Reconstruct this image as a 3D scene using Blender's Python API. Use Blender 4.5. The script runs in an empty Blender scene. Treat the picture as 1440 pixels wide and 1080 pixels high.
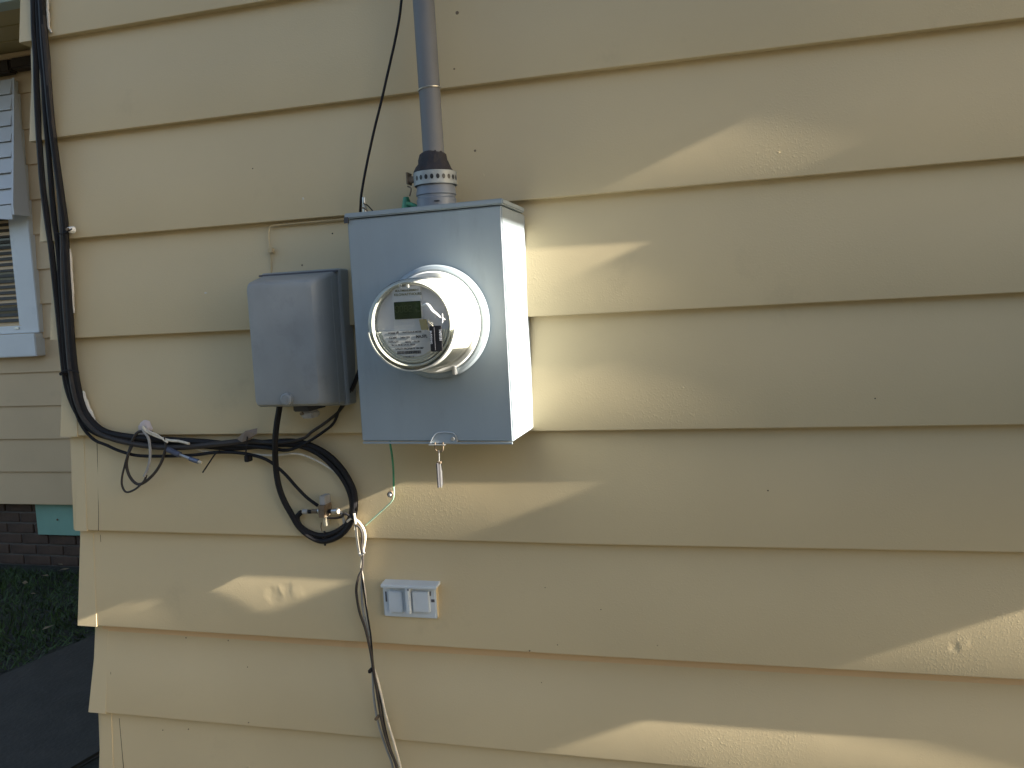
import bpy, bmesh, math, random
import numpy as np
from mathutils import Vector, Matrix
random.seed(7); rng = np.random.RandomState(5)
S = bpy.context.scene
COL = S.collection
CZ = 1.45                       # camera height above the ground; lengths below are measured from the eye
# ------------------------------------------------------------------ camera
YAW, PIT, ROL, FPX = 0.26408, 0.09152, 0.05164, 1145.97
def cam_rows():
    cy, sy, cp, sp = math.cos(YAW), math.sin(YAW), math.cos(PIT), math.sin(PIT)
    f = Vector((-sy*cp, cy*cp, -sp)); rt = Vector((cy, sy, 0)); dn = f.cross(rt)
    cr, sr = math.cos(ROL), math.sin(ROL)
    return rt*cr+dn*sr, dn*cr-rt*sr, f
RX, RD, RF = cam_rows()
cam = bpy.data.cameras.new('camera'); co = bpy.data.objects.new('camera', cam); COL.objects.link(co)
cam.sensor_width = 36; cam.lens = FPX/1440*36; cam.clip_start = .02; cam.clip_end = 500
m = Matrix((RX, -RD, -RF)).transposed().to_4x4(); m.translation = (0, 0, CZ); co.matrix_world = m
S.camera = co
# ------------------------------------------------------------------ light
SUN_PHI = math.radians(2.05); SUN_T = .39
SUN_EL = math.atan(SUN_T*math.cos(SUN_PHI))
sd = Vector((math.cos(SUN_EL)*math.cos(SUN_PHI), -math.cos(SUN_EL)*math.sin(SUN_PHI), math.sin(SUN_EL)))
w = bpy.data.worlds.new('World'); S.world = w; w.use_nodes = True
nt = w.node_tree; bg = nt.nodes['Background']
sky = nt.nodes.new('ShaderNodeTexSky'); sky.sky_type = 'NISHITA'; sky.sun_disc = False
sky.sun_elevation = SUN_EL; sky.sun_rotation = math.radians(90)+SUN_PHI
sky.air_density = 1.0; sky.dust_density = 2.0; sky.ozone_density = 1.0
nt.links.new(sky.outputs[0], bg.inputs[0]); bg.inputs[1].default_value = 0.070
sl = bpy.data.lights.new('sun', 'SUN'); sl.energy = 5.0; sl.angle = math.radians(.55); sl.color = (1, .93, .82)
so = bpy.data.objects.new('sun', sl); COL.objects.link(so); so.location = (8, -1, 6)
so.rotation_euler = sd.to_track_quat('Z', 'Y').to_euler()
S.view_settings.view_transform = 'Standard'; S.view_settings.look = 'None'
S.view_settings.exposure = 2.17; S.view_settings.gamma = 1; S.view_settings.use_curve_mapping = False

# ------------------------------------------------------------------ helpers
def P(px, py, y):
    """the place on the upright plane y (metres in front of the eye) seen at a photo pixel"""
    d = RX*((px-720)/FPX)+RD*((py-540)/FPX)+RF
    return Vector((d.x*y/d.y, y, d.z*y/d.y))
def PG(px, py, z=-1.45):
    d = RX*((px-720)/FPX)+RD*((py-540)/FPX)+RF
    return Vector((d.x*z/d.z, d.y*z/d.z, z))
MATS = {}
def mat(name, col, rough=.6, metal=0., bump=0., bscale=200., var=.06, vscale=6., spec=.5, coat=0., dirt=None, stretch=(1,1,1)):
    if name in MATS: return MATS[name]
    M = bpy.data.materials.new(name); M.use_nodes = True; n = M.node_tree.nodes; l = M.node_tree.links
    b = n['Principled BSDF']; b.inputs['Roughness'].default_value = rough; b.inputs['Metallic'].default_value = metal
    b.inputs['Specular IOR Level'].default_value = spec; b.inputs['Coat Weight'].default_value = coat
    tc = n.new('ShaderNodeTexCoord'); mp = n.new('ShaderNodeMapping'); mp.inputs['Scale'].default_value = stretch
    l.new(tc.outputs['Object'], mp.inputs[0])
    ns = n.new('ShaderNodeTexNoise'); ns.inputs['Scale'].default_value = vscale; ns.inputs['Detail'].default_value = 6
    l.new(mp.outputs[0], ns.inputs[0])
    mr = n.new('ShaderNodeMapRange'); mr.inputs[1].default_value = .3; mr.inputs[2].default_value = .7
    l.new(ns.outputs[0], mr.inputs[0])
    mx = n.new('ShaderNodeMix'); mx.data_type = 'RGBA'
    mx.inputs[6].default_value = (*[c*(1-var) for c in col], 1); mx.inputs[7].default_value = (*[min(1, c*(1+var)) for c in col], 1)
    l.new(mr.outputs[0], mx.inputs[0]); out = mx.outputs[2]
    if dirt:
        dc, amt, sc, th = dirt
        n2 = n.new('ShaderNodeTexNoise'); n2.inputs['Scale'].default_value = sc; n2.inputs['Detail'].default_value = 8; n2.inputs['Roughness'].default_value = .65
        l.new(mp.outputs[0], n2.inputs[0])
        r2 = n.new('ShaderNodeMapRange'); r2.inputs[1].default_value = th; r2.inputs[2].default_value = th+.14; r2.inputs[4].default_value = amt
        l.new(n2.outputs[0], r2.inputs[0])
        m2 = n.new('ShaderNodeMix'); m2.data_type = 'RGBA'; m2.inputs[7].default_value = (*dc, 1)
        l.new(r2.outputs[0], m2.inputs[0]); l.new(out, m2.inputs[6]); out = m2.outputs[2]
    l.new(out, b.inputs['Base Color'])
    rr = n.new('ShaderNodeMapRange'); rr.inputs[3].default_value = max(.02, rough-.07); rr.inputs[4].default_value = min(1, rough+.07)
    l.new(ns.outputs[0], rr.inputs[0]); l.new(rr.outputs[0], b.inputs['Roughness'])
    if bump:
        nb = n.new('ShaderNodeTexNoise'); nb.inputs['Scale'].default_value = bscale; nb.inputs['Detail'].default_value = 4
        l.new(tc.outputs['Object'], nb.inputs[0])
        bp = n.new('ShaderNodeBump'); bp.inputs['Strength'].default_value = 1; bp.inputs['Distance'].default_value = bump
        l.new(nb.outputs[0], bp.inputs['Height']); l.new(bp.outputs[0], b.inputs['Normal'])
    MATS[name] = M; return M

class MB:
    def __init__(s): s.v = []; s.f = []; s.sm = []
    def add(s, vs, fs, smooth=False):
        o = len(s.v); s.v += [tuple(p) for p in vs]; s.f += [tuple(i+o for i in f) for f in fs]; s.sm += [smooth]*len(fs); return s
    def box(s, x0, x1, y0, y1, z0, z1):
        vs = [(x, y, z) for z in (z0, z1) for y in (y0, y1) for x in (x0, x1)]
        return s.add(vs, [(0, 2, 3, 1), (4, 5, 7, 6), (0, 1, 5, 4), (2, 6, 7, 3), (0, 4, 6, 2), (1, 3, 7, 5)])
    def prism(s, poly, a, b, axis='y'):
        """poly = 2-D outline, extruded from a to b along the axis"""
        n = len(poly)
        def mk(p, t):
            return {'y': (p[0], t, p[1]), 'x': (t, p[0], p[1]), 'z': (p[0], p[1], t)}[axis]
        vs = [mk(p, a) for p in poly]+[mk(p, b) for p in poly]
        return s.add(vs, [tuple(range(n))[::-1], tuple(range(n, 2*n))]+[(i, (i+1) % n, n+(i+1) % n, n+i) for i in range(n)])
    def lathe(s, prof, c, axis='y', n=48, a0=0, a1=2*math.pi, squash=None):
        """prof = [(r, t)], t along the axis through c"""
        full = abs(a1-a0-2*math.pi) < 1e-6; m_ = n if full else n+1; vs = []
        for r, t in prof:
            for i in range(m_):
                a = a0+(a1-a0)*i/n; u, v = r*math.cos(a), r*math.sin(a)
                vs.append({'y': (c[0]+u, t, c[2]+v), 'z': (c[0]+u, c[1]+v, t), 'x': (t, c[1]+u, c[2]+v)}[axis])
        fs = []
        for k in range(len(prof)-1):
            for i in range(n):
                j = (i+1) % m_; fs.append((k*m_+i, k*m_+j, (k+1)*m_+j, (k+1)*m_+i))
        return s.add(vs, fs, True)
    def tube(s, pts, r, n=8, sub=6, jit=0., caps=True):
        pts = [Vector(p) for p in pts]
        rr = list(np.interp(np.linspace(0, 1, len(pts)), np.linspace(0, 1, len(r)), r)) if isinstance(r, (list, tuple)) else [r]*len(pts)
        Q = []; R_ = []
        for i in range(len(pts)-1):
            p0, p1, p2, p3 = pts[max(i-1, 0)], pts[i], pts[i+1], pts[min(i+2, len(pts)-1)]
            for k in range(sub):
                t = k/sub
                Q.append(.5*((2*p1)+(p2-p0)*t+(2*p0-5*p1+4*p2-p3)*t*t+(3*p1-p0-3*p2+p3)*t**3)); R_.append(rr[i]*(1-t)+rr[i+1]*t)
        Q.append(pts[-1]); R_.append(rr[-1])
        if jit:
            for i in range(1, len(Q)-1): Q[i] = Q[i]+Vector((random.gauss(0, jit), 0, random.gauss(0, jit)))
        t = (Q[1]-Q[0]).normalized(); u = t.orthogonal().normalized(); vs = []
        for i, q in enumerate(Q):
            t2 = (Q[min(i+1, len(Q)-1)]-Q[max(i-1, 0)])
            t2 = t2.normalized() if t2.length > 1e-9 else t
            u = (u-t2*u.dot(t2)).normalized(); v = t2.cross(u)
            for k in range(n):
                a = 2*math.pi*k/n; vs.append(q+(u*math.cos(a)+v*math.sin(a))*R_[i])
        fs = [(i*n+k, i*n+(k+1) % n, (i+1)*n+(k+1) % n, (i+1)*n+k) for i in range(len(Q)-1) for k in range(n)]
        s.add(vs, fs, True)
        if caps:
            o = len(s.v)-len(vs); s.f.append(tuple(o+k for k in range(n))[::-1]); s.f.append(tuple(o+(len(Q)-1)*n+k for k in range(n))); s.sm += [False]*2
        return s
    def build(s, name, m_, parent=None, bevel=0., seg=2, loc=None, smooth=None):
        me = bpy.data.meshes.new(name)
        dz = CZ if loc is None else 0
        me.from_pydata([(p[0], p[1], p[2]+dz) for p in s.v], [], s.f)
        me.polygons.foreach_set('use_smooth', s.sm)
        if bevel or True:
            bm = bmesh.new(); bm.from_mesh(me); bmesh.ops.recalc_face_normals(bm, faces=bm.faces)
            if bevel:
                es = [e for e in bm.edges if len(e.link_faces) == 2 and e.calc_face_angle(0) > .6]
                bmesh.ops.bevel(bm, geom=es, offset=bevel, segments=seg, affect='EDGES', clamp_overlap=True)
            bm.to_mesh(me); bm.free()
        if any(s.sm): me.set_sharp_from_angle(angle=math.radians(28))
        if smooth is not None: me.polygons.foreach_set('use_smooth', [smooth]*len(me.polygons))
        me.materials.append(m_)
        o = bpy.data.objects.new(name, me); COL.objects.link(o)
        if loc is not None: o.location = (loc[0], loc[1], loc[2]+CZ)
        if parent is not None: attach(o, parent)
        return o
def world_of(o):
    return (world_of(o.parent)@o.matrix_parent_inverse@o.matrix_basis) if o.parent else o.matrix_basis.copy()
def attach(o, parent):
    o.parent = parent; o.matrix_parent_inverse = world_of(parent).inverted()
def tag(o, label=None, cat=None, group=None, kind=None):
    if label: o['label'] = label
    if cat: o['category'] = cat
    if group: o['group'] = group
    if kind: o['kind'] = kind
    return o
def thing(name, label, cat, loc, group=None):
    e = bpy.data.objects.new(name, None); COL.objects.link(e); e.empty_display_size = .05
    e.location = (loc[0], loc[1], loc[2]+CZ); return tag(e, label, cat, group)
def text(name, s, x, z, y, size, m_, parent, rot=0, bold=0., stretch=1., align='LEFT'):
    cu = bpy.data.curves.new('lettering', 'FONT'); cu.body = s; cu.size = size; cu.offset = bold; cu.extrude = .0001
    cu.align_x = align; cu.align_y = 'CENTER'
    t = bpy.data.objects.new('lettering', cu); COL.objects.link(t)
    dg = bpy.context.evaluated_depsgraph_get(); me = bpy.data.meshes.new_from_object(t.evaluated_get(dg)); bpy.data.objects.remove(t)
    me.transform(Matrix.Diagonal((stretch, 1, 1, 1)))
    me.transform(Matrix.Translation((x, y, z+CZ))@Matrix.Rotation(math.pi/2, 4, 'X')@Matrix.Rotation(rot, 4, 'Z'))
    me.materials.clear(); me.materials.append(m_)
    o = bpy.data.objects.new(name, me); COL.objects.link(o); attach(o, parent); return o

# ------------------------------------------------------------------ materials
def siding_mat(name, col, dents=()):
    M = mat(name, col, rough=.5, var=.05, vscale=2.6, spec=.4, dirt=((.30, .24, .15), .25, 5, .62))
    n = M.node_tree.nodes; l = M.node_tree.links; tc = n['Texture Coordinate']; b = n['Principled BSDF']
    def nz(sc, det, rough=.5):
        t = n.new('ShaderNodeTexNoise'); t.inputs['Scale'].default_value = sc; t.inputs['Detail'].default_value = det; t.inputs['Roughness'].default_value = rough
        l.new(tc.outputs['Object'], t.inputs[0]); return t
    def mul(a, v):
        q = n.new('ShaderNodeMath'); q.operation = 'MULTIPLY'; l.new(a, q.inputs[0])
        if isinstance(v, float): q.inputs[1].default_value = v
        else: l.new(v, q.inputs[1])
        return q.outputs[0]
    def add(a, c):
        q = n.new('ShaderNodeMath'); l.new(a, q.inputs[0]); l.new(c, q.inputs[1]); return q.outputs[0]
    gate = n.new('ShaderNodeMapRange'); gate.inputs[1].default_value = .42; gate.inputs[2].default_value = .62; gate.inputs[3].default_value = .25
    l.new(nz(4.5, 2).outputs[0], gate.inputs[0])
    pim = n.new('ShaderNodeMapRange'); pim.inputs[1].default_value = .5; pim.inputs[2].default_value = .72
    l.new(nz(330, 2).outputs[0], pim.inputs[0])
    h = mul(pim.outputs[0], gate.outputs[0]); h = mul(h, .00013)
    h = add(h, mul(nz(110, 3).outputs[0], .00004)); h = add(h, mul(nz(9, 2).outputs[0], .00035))
    # blisters in the paint
    vo = n.new('ShaderNodeTexVoronoi'); vo.inputs['Scale'].default_value = 52; vo.inputs['Randomness'].default_value = 1; l.new(tc.outputs['Object'], vo.inputs[0])
    vr = n.new('ShaderNodeMapRange'); vr.inputs[1].default_value = .13; vr.inputs[2].default_value = .03; l.new(vo.outputs['Distance'], vr.inputs[0])
    h = add(h, mul(mul(vr.outputs[0], gate.outputs[0]), .00013))
    dn_ = nz(45, 2); ds_ = n.new('ShaderNodeVectorMath'); ds_.operation = 'MULTIPLY_ADD'; ds_.inputs[1].default_value = (.022, .022, .022)
    l.new(dn_.outputs['Color'], ds_.inputs[0]); l.new(tc.outputs['Object'], ds_.inputs[2])
    for (x, z, rad, dep) in dents:
        vm = n.new('ShaderNodeVectorMath'); vm.operation = 'DISTANCE'; vm.inputs[1].default_value = (x+.011, 1.415, z+CZ+.011); l.new(ds_.outputs[0], vm.inputs[0])
        dr = n.new('ShaderNodeMapRange'); dr.interpolation_type = 'SMOOTHSTEP'; dr.inputs[1].default_value = rad; dr.inputs[2].default_value = 0.0; dr.inputs[4].default_value = dep
        l.new(vm.outputs['Value'], dr.inputs[0]); h = add(h, dr.outputs[0])
    bp = n.new('ShaderNodeBump'); bp.inputs['Distance'].default_value = 1; l.new(h, bp.inputs['Height']); l.new(bp.outputs[0], b.inputs['Normal'])
    return M
dentp = P(1341, 911, 1.402); dentq = P(384, 838, 1.402); dentr = P(402, 828, 1.402)
SIDE = siding_mat('yellow_tan_siding_paint', (.595, .483, .290), [(dentp.x, dentp.z, .011, -.0005), (dentp.x+.014, dentp.z+.003, .016, .0002), (dentq.x, dentq.z, .024, -.0005), (dentr.x, dentr.z, .020, -.0004), (dentr.x+.02, dentr.z-.012, .024, .0003)])
SIDE2 = siding_mat('wing_siding_paint', (.66, .47, .27))
WHITE = mat('white_trim_paint', (.76, .76, .74), .45, var=.03, dirt=((.4, .42, .42), .3, 8, .6), bump=.0002, bscale=80)
STEEL = mat('grey_enamel_steel', (.29, .34, .37), .42, var=.04, vscale=9, bump=.00005, bscale=120, dirt=((.21, .245, .25), .5, 7, .56), stretch=(2.2, 2.2, .6))
NID = mat('weathered_grey_plastic', (.29, .30, .295), .48, var=.10, vscale=12, bump=.0001, bscale=150, dirt=((.18, .185, .185), .5, 10, .54))
CONDUIT = mat('grey_conduit_paint', (.17, .175, .18), .6, var=.08, vscale=18, bump=.0003, bscale=120, dirt=((.27, .24, .18), .5, 22, .58), stretch=(1, 1, .5))
HUB = mat('galvanised_hub', (.20, .225, .26), .5, metal=.2, var=.1, vscale=30, bump=.0003, bscale=150)
BLACKR = mat('black_cable_jacket', (.013, .012, .013), .62, var=.25, vscale=40, bump=.0002, bscale=220, spec=.25)
BLACKW = mat('weathered_cable_jacket', (.032, .026, .022), .65, var=.3, vscale=40, bump=.0003, bscale=220)
PUTTY = mat('dark_duct_seal', (.028, .025, .028), .7, var=.25, vscale=40, bump=.003, bscale=70)
IVORY = mat('ivory_cable_jacket', (.66, .60, .48), .5, var=.12, vscale=50, dirt=((.25, .2, .13), .6, 40, .55))
GREYC = mat('grey_cable_jacket', (.34, .33, .31), .55, var=.15, vscale=50)
TANC = mat('painted_over_cable', (.56, .44, .25), .5, var=.08, vscale=40)
GREEN = mat('green_wire_insulation', (.05, .26, .13), .35, var=.15, vscale=60)
COPPER = mat('dull_bare_wire', (.55, .52, .42), .35, metal=.6, var=.15, vscale=60)
ZINC = mat('zinc_metal', (.60, .60, .58), .33, metal=.85, var=.12, vscale=80, bump=.0002, bscale=200)
RUST = mat('tarnished_metal', (.20, .15, .10), .6, metal=.4, var=.3, vscale=80, bump=.0004, bscale=200)
MWHITE = mat('meter_white_plastic', (.80, .80, .76), .38, var=.02, coat=.1, spec=.3)
MFACE = mat('meter_dial_grey', (.58, .58, .60), .5, var=.03)
MPLATE = mat('meter_nameplate', (.64, .65, .66), .4, var=.03, vscale=30)
MRIM = mat('aged_clear_plastic_rim', (.64, .65, .58), .6, var=.06, vscale=20, spec=.2)
LCD = mat('lcd_green_glass', (.036, .055, .018), .25, var=.3, vscale=60, coat=.2)
LCDSEG = mat('lcd_segments', (.075, .105, .035), .3)
INK = mat('black_ink', (.05, .05, .055), .6)
INKG = mat('grey_ink', (.09, .09, .10), .6)
OLIVE = mat('olive_ink', (.17, .16, .06), .6)
TAGB = mat('black_tag_plastic', (.012, .012, .014), .4)
TAGW = mat('white_tag_print', (.75, .75, .75), .5)
YELLOWP = mat('yellowed_plastic', (.46, .40, .22), .3)
UTW = mat('outlet_cover_plastic', (.58, .63, .66), .42, var=.04, vscale=20, dirt=((.4, .41, .38), .5, 30, .6))
BRICK = mat('dark_red_brick', (.085, .050, .032), .85, var=.3, vscale=14, bump=.002, bscale=60)
MORTAR = mat('grey_mortar', (.13, .11, .09), .9, var=.2, bump=.001, bscale=80)
TEAL = mat('teal_painted_board', (.24, .43, .33), .55, var=.07, vscale=8, bump=.0004, bscale=60)
BROWN = mat('dark_brown_wood', (.035, .022, .013), .7, var=.3, bump=.001, bscale=60)
SOFFIT = mat('soffit_paint', (.42, .33, .16), .6, var=.05, bump=.0003, bscale=60)
GUTTER = mat('pale_green_gutter', (.40, .47, .40), .45, var=.06)
ALU = mat('awning_white_aluminium', (.64, .64, .65), .4, var=.05, vscale=5)
DARKW = mat('window_glass', (.02, .02, .018), .08, var=.2)
BLIND = mat('tan_blind_slat', (.075, .062, .04), .5, var=.2, vscale=10)
CONC = mat('dark_asphalt_path', (.047, .042, .034), .85, var=.22, vscale=9, bump=.003, bscale=60, dirt=((.075, .072, .06), .5, 22, .6))
SOIL = mat('dark_soil', (.030, .030, .020), .95, var=.4, vscale=12, bump=.01, bscale=30)
GRASS = mat('lawn_grass', (.050, .088, .020), .7, var=.5, vscale=7)
LEAF = mat('dead_leaf', (.20, .15, .085), .7, var=.4, vscale=30)
WOOD = mat('shade_screen_wood', (.30, .23, .15), .7, var=.15, vscale=8, bump=.001, bscale=60, stretch=(1, 8, 1))
ROOFM = mat('asphalt_shingle', (.06, .055, .05), .9, var=.3, bump=.002, bscale=80)
CAULK = mat('pale_caulk', (.62, .58, .50), .6, var=.1)
def clear_mat():
    M = bpy.data.materials.new('clear_polycarbonate'); M.use_nodes = True; n = M.node_tree.nodes; l = M.node_tree.links
    for q in list(n):
        if q.type != 'OUTPUT_MATERIAL': n.remove(q)
    t = n.new('ShaderNodeBsdfTransparent'); t.inputs[0].default_value = (.96, .965, .94, 1)
    g = n.new('ShaderNodeBsdfGlossy'); g.inputs['Roughness'].default_value = .06
    f = n.new('ShaderNodeFresnel'); f.inputs[0].default_value = 1.22
    x = n.new('ShaderNodeMixShader'); l.new(f.outputs[0], x.inputs[0]); l.new(t.outputs[0], x.inputs[1]); l.new(g.outputs[0], x.inputs[2])
    l.new(x.outputs[0], n['Material Output'].inputs[0]); return M
CLEAR = clear_mat()

# ------------------------------------------------------------------ ground
g = MB(); N = 24
for i in range(N):
    for j in range(N): pass
g.add([(-60, -60, -1.46), (60, -60, -1.46), (60, 60, -1.46), (-60, 60, -1.46)], [(0, 1, 2, 3)])
tag(g.build('ground', SOIL), 'dark bare soil and yard around the house', kind='structure')
a = PG(0, 950); b = PG(124, 896); dirv = (b-a).normalized(); nrm = Vector((-dirv.y, dirv.x, 0))
if nrm.y > 0: nrm = -nrm          # towards the viewer
c = PG(114, 1075); wpath = abs((c-a).dot(nrm))
A0 = a-dirv*6; A1 = a+dirv*(8)
pth = MB(); q = [A0, A1, A1+nrm*wpath, A0+nrm*wpath]
pth.add([(p.x, p.y, z) for z in (-1.50, -1.446) for p in q], [(0, 1, 2, 3), (4, 5, 6, 7), (0, 1, 5, 4), (1, 2, 6, 5), (2, 3, 7, 6), (3, 0, 4, 7)])
tag(pth.build('path', CONC, bevel=.01), 'dark worn path beside the lawn', kind='structure')
# grass blades beyond the path
def grass():
    nb = 60000; P_ = []; F = []
    t = rng.uniform(-3.2, 4.2, nb); d = rng.uniform(0, 1, nb)**1.0*2.8
    x = a.x+dirv.x*t-nrm.x*d; y = a.y+dirv.y*t-nrm.y*d
    edge = .03*np.sin(t*9)+.03*np.sin(t*23+1)
    ok = (y < 3.97) & ((x < -1.45) | (y < 1.2)) & (d > edge+.0) & (x > -7)
    x, y = x[ok], y[ok]; n_ = len(x)
    an = rng.uniform(0, 6.283, n_); h = rng.uniform(.015, .050, n_)*(1+.5*np.sin(x*5)*np.cos(y*6)); wd = rng.uniform(.0025, .005, n_)
    lx, ly = rng.normal(0, .03, n_), rng.normal(0, .03, n_)
    V = np.zeros((n_, 3, 3)); V[:, 0] = np.c_[x-wd*np.cos(an), y-wd*np.sin(an), np.full(n_, CZ-1.46)]
    V[:, 1] = np.c_[x+wd*np.cos(an), y+wd*np.sin(an), np.full(n_, CZ-1.46)]; V[:, 2] = np.c_[x+lx, y+ly, CZ-1.46+h]
    me = bpy.data.meshes.new('grass'); me.from_pydata(V.reshape(-1, 3).tolist(), [], np.arange(n_*3).reshape(-1, 3).tolist()); me.materials.append(GRASS)
    o = bpy.data.objects.new('grass', me); COL.objects.link(o); tag(o, 'short dark green lawn grass between the path and the brick foundation', 'grass', kind='stuff')
grass()
lf = MB()
for i in range(150):
    t = random.uniform(-2.5, 3.5); d = random.uniform(-.5, 2.2) if random.random() < .25 else random.uniform(0, 2.3)
    p = a+dirv*t-nrm*d
    if p.y > 3.9 or (p.x > -1.5): continue
    s_ = random.uniform(.010, .026); an = random.uniform(0, 6.28); up = -1.40+random.uniform(0, .02) if d > .02 else -1.442
    pts = []
    for k in range(6):
        aa = an+k*math.pi/3; r_ = s_*(1.25 if k % 3 == 0 else .6); pts.append((p.x+r_*math.cos(aa), p.y+r_*math.sin(aa), up+random.uniform(0, .010)))
    lf.add(pts+[(p.x, p.y, up+.006)], [(k, (k+1) % 6, 6) for k in range(6)])
tag(lf.build('fallen_leaves', LEAF), 'dry fallen leaves scattered over the lawn and path', 'leaves', kind='stuff')

# ------------------------------------------------------------------ the house wall
house = thing('house', 'yellow-tan house with wide lapped siding that fills the photo and carries the meters', 'house', (.5, 2.6, -1.45))
LT = .017
ZL = {0: (.5889, .589, .589), 1: (.3928, .3921, .3875), 2: (.1892, .1873, .1874), 3: (-.0135, -.0153, -.0145), 4: (-.2179, -.219, -.217), 5: (-.421, -.4236, -.4187), 6: (-.630, -.6303, -.6252), 7: (-.8245, -.8237, -.822)}
for k in range(-5, 0): ZL[k] = tuple(.5895-.2035*k for _ in range(3))
ZL[8] = (-1.031,)*3; ZL[9] = (-1.235,)*3
LTK = {7: .035}
def ltk(k): return LTK.get(k, LT)
def zlip(k, x):
    a_, b_, c_ = ZL[k]
    if x < -.26: return a_+(b_-a_)*(x+1.12)/.86
    return b_+(c_-b_)*min((x+.26)/.69, 1.6)
XL, XR = -1.372, 2.1
COFF = {5: .014, 6: -.005}
for k in range(-5, 10):
    if k == -5: continue
    mb = MB(); nx = 36; rows = []
    ph = random.uniform(0, 6); x0 = XL+.010
    for i in range(nx+1):
        x = x0+(XR-x0)*i/nx; zb = zlip(k, x); zt = zlip(k-1, x)+.012
        wv = .0006*math.sin(x*3.1+ph)+.0003*math.sin(x*7.7+ph*2)
        rows.append([(x, 1.4+ltk(k+1)+.003, zb+.001), (x, 1.4014+wv, zb), (x, 1.4003+wv, zb+.0007), (x, 1.4+wv, zb+.002), (x, 1.4+wv+ltk(k)*.5, (zb+zt)/2), (x, 1.4+ltk(k)*1.05, zt), (x, 1.4+ltk(k)+.014, zt)])
    vs = [v for r in rows for v in r]; n_ = 7
    fs = [(i*n_+j, (i+1)*n_+j, (i+1)*n_+j+1, i*n_+j+1) for i in range(nx) for j in range(n_-1)]
    mb.add(vs, fs, True); mb.add([vs[j] for j in range(n_)], [tuple(range(n_))]); mb.add([vs[nx*n_+j] for j in range(n_)], [tuple(range(n_))])
    mb.build('clapboard', SIDE, house)
    # return wall behind the corner
    zb, zt = ZL[k][0], ZL[k-1][0]+.012
    sb = MB(); pr = [(XL+LT+.002, zb+.001), (XL+.001, zb), (XL, zb+.002), (XL+LT*1.05, zt), (XL+LT+.012, zt)]
    sb.prism(pr, 1.4+ltk(k)+.007, 3.985, 'y'); sb.build('clapboard', SIDE, house)
    # folded metal corner cap
    off = COFF.get(k, random.uniform(-.001, .001)); cx, cy = XL-.0022+off, 1.4-.0016; w_ = .047
    cb = MB(); zt2 = ZL[k-1][0]-.001; zb2 = zlip(k, XL)-.0015; fl = ltk(k)
    T = .0012
    lo = [(cx+w_-off, cy), (cx+.003, cy), (cx, cy+.003), (cx, cy+w_), (cx+.02, cy+w_), (cx+.02, cy+.022), (cx+w_-off, cy+.022)]
    hi = [(cx+w_-off, cy+fl), (cx+LT+.003, cy+fl), (cx+LT, cy+fl+.003), (cx+LT, cy+w_+LT), (cx+.02+LT*.4, cy+w_+LT), (cx+.02+LT*.4, cy+.024+fl*.4), (cx+w_-off, cy+.024+fl*.4)]
    vs = [(p[0], p[1], zb2) for p in lo]+[(p[0], p[1], zt2) for p in hi]
    cb.add(vs, [(0, 1, 2, 3, 4, 5, 6), (7, 8, 9, 10, 11, 12, 13)]+[(i, (i+1) % 7, 7+(i+1) % 7, 7+i) for i in range(7)])
    cb.build('corner_cap', SIDE, house)
# mass of the house behind the boards, foundation, eave and roof
MB().box(XL+.03, XR-.01, 1.43, 6.4, -1.26, 1.55).build('inner_wall', SIDE2, house)
MB().box(XL+.05, XR-.03, 1.44, 6.3, -1.47, -1.235).build('foundation', BRICK, house)
MB().box(XL-.35, XR+.12, .98, 1.46, 1.56, 1.58).build('soffit', SOFFIT, house)
MB().box(XL-.37, XR+.14, .955, .978, 1.54, 1.70).build('fascia', WHITE, house)
rf = MB(); rf.prism([(.93, 1.70), (3.9, 3.0), (6.9, 1.70), (6.9, 1.66), (3.9, 2.95), (.93, 1.66)], XL-.4, XR+.15, 'x'); rf.build('roof', ROOFM, house)
gb = MB(); gb.prism([(1.45, 1.58), (3.9, 2.9), (6.35, 1.58)], XL+.05, XR-.05, 'x'); gb.build('gable_wall', SIDE2, house)

# nail heads, holes and lumps of paint on the boards
def ywall(z):
    for k in range(9, -5, -1):
        zb, zt = ZL[k][1], ZL[k-1][1]
        if zb <= z < zt: return 1.4+ltk(k)*(z-zb)/(zt-zb)
    return 1.41
for (px, py, r_) in [(642, 17, 2.6), (640, 98, 1.4), (668, 212, 1.9), (355, 237, 1.2), (424, 373, 1.7), (252, 903, 2.1), (312, 907, 1.8), (343, 942, 1.3), (352, 1014, 1.6), (262, 1028, 1.8), (226, 1029, 1.5), (845, 857, 1.4), (746, 913, 1.7), (759, 965, 1.2), (785, 905, 1.0), (766, 827, 1.0), (925, 906, 1.0), (465, 328, 1.3), (1230, 560, 1.2), (1080, 690, 1.1)]:
    p = P(px, py, 1.407); r = r_/820*(.7 if py > 800 else 1); y_ = ywall(p.z)
    mb = MB(); mb.lathe([(.0001, y_-.0012), (r*.8, y_-.0012), (r, y_-.0006), (r, y_+.002)], (p.x, 0, p.z), n=10)
    mb.build('nail_head', RUST if r_ > 1.3 else BROWN, house)
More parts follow.
